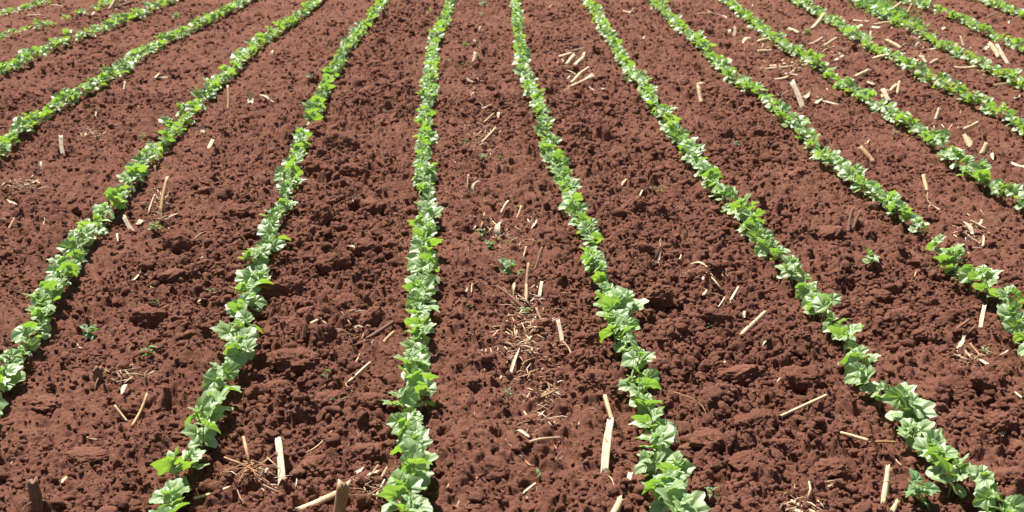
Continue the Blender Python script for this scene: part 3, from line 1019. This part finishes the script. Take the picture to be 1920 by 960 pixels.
# stumps, and the uprooted root clump
def stump(px0, py0, px1, py1, wpx, label, mat, nroots=7, seed=1):
    a = on_ground(px0, py0)
    ppm = px_per_m(a[1]); d = ray(px1, py1)
    t = (a[1] + 0.02) / d[1]
    b = np.array([0, 0, CH]) + d * t
    root = bpy.data.objects.new("maize_stump", None)
    root.empty_display_size = .05
    COL.objects.link(root); root.location = a
    M, L = frame_for((a - np.array([0, 0, .02])), b)
    r = wpx / 2 / ppm
    o = link("stem", stalk_mesh(L, r, seed), [mat, PITH if mat is not BROWN else BROWN], root)
    bpy.context.view_layer.update()
    o.matrix_local = Matrix.Translation(a).inverted() @ M
    nd = link("node", ring_mesh(r * 1.02, seed), mat, o); nd.location = (0, 0, L * .35)
    r_ = random.Random(seed)
    for k in range(nroots):
        az = 6.283 * k / nroots + r_.uniform(-.3, .3); ln = r_.uniform(.03, .08)
        dx, dy = math.cos(az), math.sin(az)
        pts = [(dx * r * .6, dy * r * .6, .018), (dx * (r + ln * .4), dy * (r + ln * .4), .022 * r_.uniform(.6, 1.3)), (dx * (r + ln), dy * (r + ln), -.012)]
        g = Geo(); g.add(*tube(pts, [.003, .0024, .0014], 6))
        link("root", g.mesh("root"), BROWN if mat is BROWN else ROOT, root)
    tag(root, label, "stump", "old maize stumps left in the soil")
    return root


stump(68, 948, 60, 902, 24, "dark rotten stub at the lower left corner of the field", BROWN, 3, 4)
stump(186, 716, 182, 690, 18, "dark broken stub in front of a cream stalk near the left edge", BROWN, 4, 5)
stump(632, 985, 645, 905, 26, "thick grey brown stump at the bottom edge beside the thick yellow stalk", TAN, 8, 6)


def root_clump(px, py):
    a = on_ground(px, py)
    root = bpy.data.objects.new("root_clump", None)
    root.empty_display_size = .05
    COL.objects.link(root); root.location = a
    r_ = random.Random(3)
    for (dx, dy, dz, r) in ((-.085, .03, .02, .0042), (-.035, .09, .06, .0055)):
        g = Geo(); g.add(*tube([(0, 0, .02), (dx * .5, dy * .5, .02 + dz * .5), (dx, dy, .02 + dz)], [r * .8, r, r * .8], 8))
        link("stalk", g.mesh("stalk"), TAN, root)
    for k in range(14):
        az = r_.uniform(0, 6.28); ln = r_.uniform(.04, .11)
        dx, dy = math.cos(az), math.sin(az)
        kx, ky = r_.uniform(-.02, .02), r_.uniform(-.02, .02)
        pts = [(0, 0, .022), (dx * ln * .4 + kx, dy * ln * .4 + ky, r_.uniform(.01, .035)), (dx * ln * .8 - kx, dy * ln * .8, r_.uniform(.005, .025)), (dx * ln, dy * ln, .0)]
        g = Geo(); g.add(*tube(pts, [.0026, .0019, .0014, .0009], 6))
        link("root", g.mesh("root"), ROOT, root)
    tag(root, "uprooted maize root tangle with two straws beside the lower left seedlings", "roots")


root_clump(470, 888)

# ------------------------------------------------------------------ chaff nobody could count
def build_chaff():
    r_ = np.random.default_rng(21)
    N = 6800
    # where the litter lies: denser along the middle of the first strip right of centre and in the gaps on the far right
    ys = 2.8 + 12.5 * r_.random(N) ** 0.9
    us = np.where(r_.random(N) < .38, r_.normal(.42, .17, N), np.where(r_.random(N) < .5, r_.uniform(3, 8, N), r_.uniform(-6, 8, N)))
    fl = np.floor(us).astype(int)
    xs = np.array([np.interp(y, YG, ROWX[f]) * (1 - (u - f)) + np.interp(y, YG, ROWX[f + 1]) * (u - f) for u, f, y in zip(us, fl, ys)])
    # cluster them
    cl = vnoise(xs.astype(np.float32), ys.astype(np.float32), .35, 40)
    keep = (cl + r_.random(N) * .5 > .22) & (np.abs(us - np.round(us)) > .07)
    xs, ys = xs[keep], ys[keep]
    # tangled patches of longer broken bits, where the photograph has them
    PX = [(985,570,40,40,70),(985,640,55,35,70),(905,250,22,28,60),(1080,115,30,35,60),(1490,128,55,14,70),(1700,82,60,20,80),(1590,70,45,20,50),(1820,435,30,25,45),(1825,660,30,22,35),(300,385,18,35,40),(175,248,18,10,25),(35,342,35,10,40),(490,885,40,25,35),(1790,95,50,14,50),(1560,100,40,14,40),(1440,80,40,18,40),(700,905,30,22,35),(940,440,40,25,40),(1400,95,40,14,30),(1530,180,60,16,40),(890,130,16,40,40),(230,14,30,8,40),(660,610,40,30,20),(1190,40,20,18,25),(1330,520,40,30,20),(240,690,40,14,20),(1510,940,50,20,20),(1020,740,40,60,45),(1760,235,60,30,40),(100,25,50,12,30),(1850,140,50,16,40)]
    ex, ey, el = [], [], []
    for (cx, cy, sx, sy, n) in PX:
        for _ in range(int(n * 1.7)):
            p = on_plane(cx + r_.normal(0, sx * .6), max(-40, cy + r_.normal(0, sy * .6)), .03)
            ex.append(p[0]); ey.append(p[1]); el.append(1)
    el = np.concatenate([np.zeros(len(xs)), np.ones(len(ex))])
    xs = np.concatenate([xs, ex]); ys = np.concatenate([ys, ey])
    zs = height(xs, ys)
    g = Geo()
    for x, y, z, big in zip(xs, ys, zs, el):
        L = r_.uniform(.008, .05) * r_.uniform(.4, 1); rr = r_.uniform(.0007, .0022)
        if big: L = r_.uniform(.02, .11) * r_.uniform(.5, 1); rr = r_.uniform(.0011, .0032) * (1 + .06 * y)
        a = r_.uniform(0, 6.28); e = r_.normal(0.1, .3)
        d = np.array([math.cos(a) * math.cos(e), math.sin(a) * math.cos(e), math.sin(e)])
        c = np.array([x, y, z + .003 + abs(math.sin(e)) * L * .3])
        m = c + np.array([r_.normal(0, L * .08), r_.normal(0, L * .08), L * .06])
        V, Q, Tr = tube([c - d * L / 2, m, c + d * L / 2], [rr, rr * 1.1, rr * .7], 5, True, .5)
        g.add(V, Q, Tr)
    o = link("straw_chaff", g.mesh("straw_chaff"), CHAFF)
    tag(o, "fine dry straw bits strewn over the red soil", kind="stuff")


def chaff_mat():
    m, nt, b = new_mat("chaff")
    geo = nt.nodes.new("ShaderNodeNewGeometry")
    c = ramp(nt, geo.outputs["Random Per Island"], [(0.0, (0.20, 0.09, 0.05)), (0.45, (0.40, 0.23, 0.11)), (0.8, (0.62, 0.44, 0.25)), (1.0, (0.75, 0.62, 0.45))])
    nt.links.new(c.outputs[0], b.inputs["Base Color"])
    b.inputs["Roughness"].default_value = 0.7
    return m


CHAFF = chaff_mat()
build_chaff()

# ------------------------------------------------------------------ loose clods
def clod_mesh(seed, sub=5):
    import bmesh
    bm = bmesh.new()
    bmesh.ops.create_icosphere(bm, subdivisions=sub, radius=1)
    r_ = np.random.default_rng(900 + seed)
    V = np.array([v.co[:] for v in bm.verts])
    F_ = np.array([[v.index for v in f.verts] for f in bm.faces])
    bm.free()
    # planes chop the ball into an angular lump, noise roughens it
    rad = np.ones(len(V)) * 1.08
    for _ in range(11):
        n = r_.normal(size=3); n /= np.linalg.norm(n)
        dd = r_.uniform(.66, .98)
        dot = V @ n
        rad = np.where(dot > .2, np.minimum(rad, dd / np.maximum(dot, .2)), rad)
    P = V * rad[:, None]
    for sc, am in ((.8, .20), (.32, .17), (.13, .13), (.06, .10)):
        a = vnoise((P[:, 0] + P[:, 2] * .7 + 9).astype(np.float32), (P[:, 1] - P[:, 2] * .6 + 9).astype(np.float32), sc, seed % 30 + 50)
        b = vnoise((P[:, 2] + P[:, 1] * .5 + 5).astype(np.float32), (P[:, 0] - P[:, 1] * .4 + 5).astype(np.float32), sc, seed % 30 + 90)
        P = P + V * (am * (a + b))[:, None]
    P = P * (1 + r_.normal(0, .016, len(P)))[:, None]
    me = mesh_np("soil_clod", P, None, F_)
    me.materials.append(SOIL)
    return me


CLODS = [clod_mesh(k) for k in range(7)]
# x, y, width px, depth ratio, height ratio, turn, label
CLODPX = [
 (528,548,100,.42,.46,32,"long smooth clod slanting right of the first row left of centre"),
 (603,412,44,.9,1.0,0,"upright dark faced clod in the rough gap left of the centre row"),
 (328,465,52,.8,.8,10,"dark blocky clod in the middle of the second strip left of centre"),
 (600,250,66,.6,.55,-15,"flat clod just right of the first row left of centre, far back"),
 (640,275,70,.6,.5,-20,None),(585,325,60,.7,.6,20,None),(665,330,55,.8,.6,0,None),(560,380,48,.8,.6,40,None),
 (620,500,66,.7,.55,15,None),(690,470,48,.8,.7,0,None),(570,600,74,.8,.45,10,"wide flat clod in the rough gap left of the centre row"),(560,680,96,.8,.4,-5,"broadest flat clod left of the centre row towards the front"),(650,580,62,.8,.6,30,None),
 (700,600,44,.9,.8,0,None),(520,735,60,.8,.6,-30,None),(620,760,70,.8,.5,15,None),(700,760,56,.8,.6,0,None),(480,850,60,.8,.6,20,None),(590,880,60,.8,.5,0,None),(690,850,64,.8,.5,30,None),
 (280,600,66,.8,.6,0,"rounded dark clod behind the weeds in the second strip left of centre"),(390,500,44,.8,.6,0,None),(450,400,50,.8,.5,20,None),(330,520,60,.7,.4,-10,None),(250,770,50,.8,.5,0,None),
 (1085,255,44,.8,.8,10,None),(1160,300,44,.8,.7,0,None),(1190,395,46,.9,.8,0,None),(1245,405,56,.8,.7,15,None),(1230,560,70,.8,.5,-20,None),(1310,520,40,.9,.7,0,None),(1255,620,60,.8,.6,10,None),
 (1120,720,66,.8,.55,0,"rounded clod left of the first row right of centre, above the broken stalk"),(1090,680,60,.8,.6,20,None),(1340,600,56,.8,.6,0,None),(1430,620,60,.8,.5,10,None),(1500,715,80,.7,.5,15,None),(1395,705,90,.6,.35,-30,None),(1350,740,66,.8,.5,0,None),
 (1420,790,80,.7,.4,20,None),(1330,830,66,.8,.5,0,None),(1390,870,60,.8,.5,30,None),(1470,840,56,.8,.55,0,None),(1560,880,60,.8,.45,0,None),(1230,690,48,.8,.6,0,None),
 (1760,740,84,.8,.5,0,"largest rounded clod right of the second row right of centre"),(1690,600,50,.8,.6,0,None),(1880,800,60,.8,.6,0,None),(1840,720,56,.8,.5,0,None),(1730,630,50,.8,.6,20,None),(1650,560,50,.8,.5,0,None),(1560,440,50,.8,.5,0,None),(1500,330,44,.8,.5,0,None),(1900,900,70,.8,.5,0,None),
 (930,880,60,.8,.4,0,None),(880,720,44,.8,.5,0,None),(1000,790,44,.8,.5,0,None),(90,760,60,.8,.35,0,None),(160,860,70,.8,.35,0,None),(720,230,50,.8,.5,0,None),(690,180,44,.8,.5,0,None),(700,390,50,.8,.5,0,None),
]
cc = {}
crec = []
for i, (px, py, wpx, dr, hr, turn, lab) in enumerate(CLODPX):
    a = on_ground(px, py)
    crec.append((a, i))
uc = u_of(np.array([c[0][0] for c in crec]), np.array([c[0][1] for c in crec]))
for q in sorted(range(len(crec)), key=lambda q: crec[q][0][1]):
    a, i = crec[q]
    px, py, wpx, dr, hr, turn, lab = CLODPX[i]
    wd = wpx / px_per_m(a[1]) / 2
    o = bpy.data.objects.new("soil_clod", CLODS[i % len(CLODS)])
    COL.objects.link(o)
    o.location = (a[0], a[1], a[2] + wd * hr * .10)
    o.scale = (wd, wd * dr * 1.15, wd * hr * 1.25)
    o.rotation_euler = (random.gauss(0, .2), random.gauss(0, .2), R(turn) + (math.pi if i % 2 else 0))
    if lab is None:
        g = math.floor(uc[q]); cc[g] = cc.get(g, 0) + 1
        lab = f"angular red brown clod, {ordinal(cc[g])} from the front in {gap_name(uc[q])}"
    tag(o, lab, "clod", "loose soil clods between the rows")

# loose crumbs lying on the soil, past counting
def build_crumbs():
    import bmesh
    r_ = np.random.default_rng(404)

    def ball(sub):
        bm = bmesh.new(); bmesh.ops.create_icosphere(bm, subdivisions=sub, radius=1)
        V = np.array([v.co[:] for v in bm.verts]); Fc = np.array([[v.index for v in f.verts] for f in bm.faces]); bm.free()
        return V, Fc

    def rocks(sub, cnt, jit):
        V, Fc = ball(sub); out = []
        for k in range(cnt):
            rad = np.ones(len(V)) * 1.1
            for _ in range(9):
                n = r_.normal(size=3); n /= np.linalg.norm(n); dot = V @ n
                rad = np.where(dot > .2, np.minimum(rad, r_.uniform(.6, .95) / np.maximum(dot, .2)), rad)
            P = V * rad[:, None]
            for sc, am in ((.7, .30), (.3, .20)):
                P = P + V * (am * (vnoise((P[:, 0] + P[:, 2] * .7 + 3 * k + 9).astype(np.float32), (P[:, 1] - P[:, 2] * .6 + 9).astype(np.float32), sc, 33) + vnoise((P[:, 2] + 5).astype(np.float32), (P[:, 0] - P[:, 1] * .5 + 3 * k + 5).astype(np.float32), sc, 34)))[:, None]
            out.append(P * (1 + r_.normal(0, jit, len(V)))[:, None])
        return out, Fc

    fine, coarse, tiny = rocks(3, 14, .055), rocks(2, 20, .09), rocks(1, 20, .09)
    Vs = []; Ts = []; base = 0
    # (count, nearest, farthest, smallest, largest radius, which set)
    for cnt, ya, yb, r0, r1, (shapes, Fc) in ((60000, 2.5, 5.6, .0022, .0070, tiny), (50000, 5.2, 9.5, .0035, .0095, tiny), (34000, 2.5, 5.4, .0045, .014, coarse), (8000, 2.5, 6.5, .010, .026, fine), (26000, 5.0, 9.5, .007, .018, coarse), (15000, 5.5, 15.0, .012, .030, coarse), (14000, 9.0, 15.5, .010, .022, coarse), (4800, 2.5, 15.0, .016, .042, fine)):
        t = r_.random(cnt)
        y = np.sqrt(ya ** 2 + (yb ** 2 - ya ** 2) * t)
        x = (r_.random(cnt) - .5) * 2 * (0.42 * y + 1.0)
        u = u_of(x, y)
        A = np.interp(u, ROUGH_U, ROUGH_V) * (1 + 1.4 * vnoise(x.astype(np.float32), y.astype(np.float32), .4, 61))
        k = r_.random(cnt) < np.clip(A, .15, 1.3) / 1.2
        if r1 > .04: k &= A > 0.9
        x, y, A = x[k], y[k], A[k]; n = len(x)
        rr = (r0 + (r1 - r0) * r_.random(n) ** 2.4) * np.clip(.6 + .4 * A, .6, 1.15)
        z = height(x, y) + rr * r_.uniform(-.10, .50, n) - .35 * np.clip(rr - .014, 0, 1)
        q = r_.normal(size=(n, 4)); q /= np.linalg.norm(q, axis=1)[:, None]
        w_, a, b, c = q.T
        M = np.stack([np.stack([1 - 2 * (b * b + c * c), 2 * (a * b - c * w_), 2 * (a * c + b * w_)], -1),
                      np.stack([2 * (a * b + c * w_), 1 - 2 * (a * a + c * c), 2 * (b * c - a * w_)], -1),
                      np.stack([2 * (a * c - b * w_), 2 * (b * c + a * w_), 1 - 2 * (a * a + b * b)], -1)], 1)
        M = M * (rr[:, None] * r_.uniform(.65, 1.2, (n, 3)))[:, None, :]
        M[:, 2, :] *= .85
        which = r_.integers(len(shapes), size=n)
        for s_ in range(len(shapes)):
            m = which == s_
            P = np.einsum('nij,vj->nvi', M[m], shapes[s_]) + np.stack([x[m], y[m], z[m]], -1)[:, None, :]
            nv = len(shapes[s_]); nn = int(m.sum())
            Vs.append(P.reshape(-1, 3))
            Ts.append((Fc[None] + (np.arange(nn) * nv)[:, None, None] + base).reshape(-1, 3))
            base += nn * nv
    me = mesh_np("soil_crumbs", np.concatenate(Vs), None, np.concatenate(Ts))
    o = link("soil_crumbs", me, SOIL)
    tag(o, "loose red soil crumbs covering the ground between the rows", kind="stuff")


build_crumbs()

# ------------------------------------------------------------------ weeds
def weed_proto(seed, nl, size, kind):
    r_ = random.Random(seed)
    root = bpy.data.objects.new("weed", None); root.empty_display_size = .03
    COL.objects.link(root)
    g = Geo(); H = size * .7
    g.add(*tube([(0, 0, -.01), (.003, 0, H * .5), (.004, .003, H)], [.0018, .0015, .001], 6))
    mats = []
    for k in range(nl):
        t = .25 + .75 * (k / max(1, nl - 1)); az = k * 2.4 + r_.uniform(-.3, .3)
        b = np.array([.003, 0, H * t]); d = np.array([-math.sin(az), math.cos(az), .35])
        e = b + d * size * r_.uniform(.12, .3)
        g.add(*tube([b, (b + e) / 2, e], [.001, .0009, .0008], 5))
        s = size * r_.uniform(.28, .5) / .1
        mats.append(leaf_matrix(Vector(e), az, R(r_.uniform(-20, 40)), R(r_.uniform(-35, 35)), s))
    link("stem", g.mesh("stem"), STEM, root)
    for k, M in enumerate(mats):
        M = M @ Matrix.Diagonal((.55 if kind == 'narrow' else .9, 1.25 if kind == 'narrow' else 1, 1, 1))
        o = link("leaf", WEEDLEAF[(k + seed) % len(WEEDLEAF)], None, root)
        o.matrix_local = M
    return root


WEEDLEAF = [leaf_mesh(0.1, OVATE, 600 + k, "leaf", WEED) for k in range(3)]
WP = [weed_proto(1, 9, .075, 'round'), weed_proto(2, 5, .06, 'narrow'), weed_proto(3, 12, .13, 'round'), weed_proto(4, 3, .045, 'narrow')]
for p in WP: KIDS[p.name] = list(p.children)
WUSED = set()
WEEDS = [
 (172,632,0,1.0,"dark leafy weed on bare soil near the left edge"),(282,672,1,1.25,"upright narrow leaved weed behind the dark stub in the second strip left of centre"),
 (1722,945,2,.85,"bushy small leaved weed in front of the nearest second row right seedlings"),(955,510,0,1.2,"biggest green weed in the first strip right of centre"),(975,520,1,.9,"narrow weed touching the biggest weed in the first strip right"),
 (903,447,1,1.2,None),(918,465,0,.7,None),(950,462,3,1.0,None),(985,590,0,.6,None),(1236,362,3,1.6,None),(582,150,0,.9,None),(870,270,1,.9,None),(290,435,0,1.0,None),(398,552,3,1.0,None),(290,574,3,.9,None),
 (1382,275,1,.9,None),(608,715,3,1.4,"single green blade left of the centre row"),(632,765,3,1.3,"curved green blade left of the centre row, nearer than the other blade"),(1011,900,3,1.0,None),(955,742,1,.7,None),(907,12,0,1.3,None),(903,32,1,1.3,None),(872,88,0,.9,None),(838,122,0,.9,None),(866,125,1,.8,None),
 (665,464,3,.6,None),(906,300,0,.7,None),(938,300,3,.9,None),(268,262,1,1.0,None),(330,35,0,1.3,None),(1170,155,1,1.2,None),(1222,220,3,1.1,None),(1676,255,1,1.0,None),(1512,65,0,1.2,None),(1020,365,3,.6,None),(880,580,3,.7,None),(1330,615,3,.6,None),(1850,665,1,.7,None),(1335,935,1,.9,None),(1388,65,1,1.0,None),
]
wr = [(on_ground(px, py), px, py, k, s, lab) for px, py, k, s, lab in WEEDS]
uw = u_of(np.array([w_[0][0] for w_ in wr]), np.array([w_[0][1] for w_ in wr]))
wc = {}
WL = {0: "small round leaved weed", 1: "narrow leaved weed", 2: "bushy weed", 3: "tiny three leaved weed"}
for q in sorted(range(len(wr)), key=lambda q: wr[q][0][1]):
    a, px, py, k, s, lab = wr[q]
    if k in WUSED: o = copy_tree(WP[k])
    else: o = WP[k]; WUSED.add(k)
    o.location = a
    o.rotation_euler = (random.gauss(0, .1), random.gauss(0, .1), random.uniform(0, 6.28)); o.scale = (s * .8,) * 3
    if lab is None:
        g = math.floor(uw[q]); wc[(k, g)] = wc.get((k, g), 0) + 1
        lab = f"{WL[k]}, {ordinal(wc[(k, g)])} from the front in {gap_name(uw[q])}"
    tag(o, lab, "weed", "weeds sprouting between the rows")

# hazy patch of fine weeds among the far right rows
def build_patch():
    r_ = np.random.default_rng(77)
    g = Geo(); veins = []
    for k in range(420):
        px = r_.normal(1655, 34); py = 20 + (px - 1655) * .42 + r_.normal(0, 8)
        p = on_plane(px, py, 0.02)
        z = .0
        for j in range(4):
            V, Q, vn = LEAFLOW["ovate"][r_.integers(4)]
            M = np.array(leaf_matrix(Vector((p[0], p[1], 0.02 + r_.uniform(0, .05))), r_.uniform(0, 6.28), R(r_.uniform(10, 75)), R(r_.uniform(-40, 40)), r_.uniform(.18, .42)) @ Matrix.Diagonal((.4, 1.2, 1, 1)))
            g.add(V @ M[:3, :3].T + M[:3, 3], Q)
    me = g.mesh("weed_cover")
    o = link("weed_cover", me, WEED)
    tag(o, "fine green weeds spreading over soil among the far right rows", kind="stuff")


build_patch()
print("plants", len(plants), "inview", len(inview), "ground", len(XS), len(YS), "objects", len(bpy.data.objects))
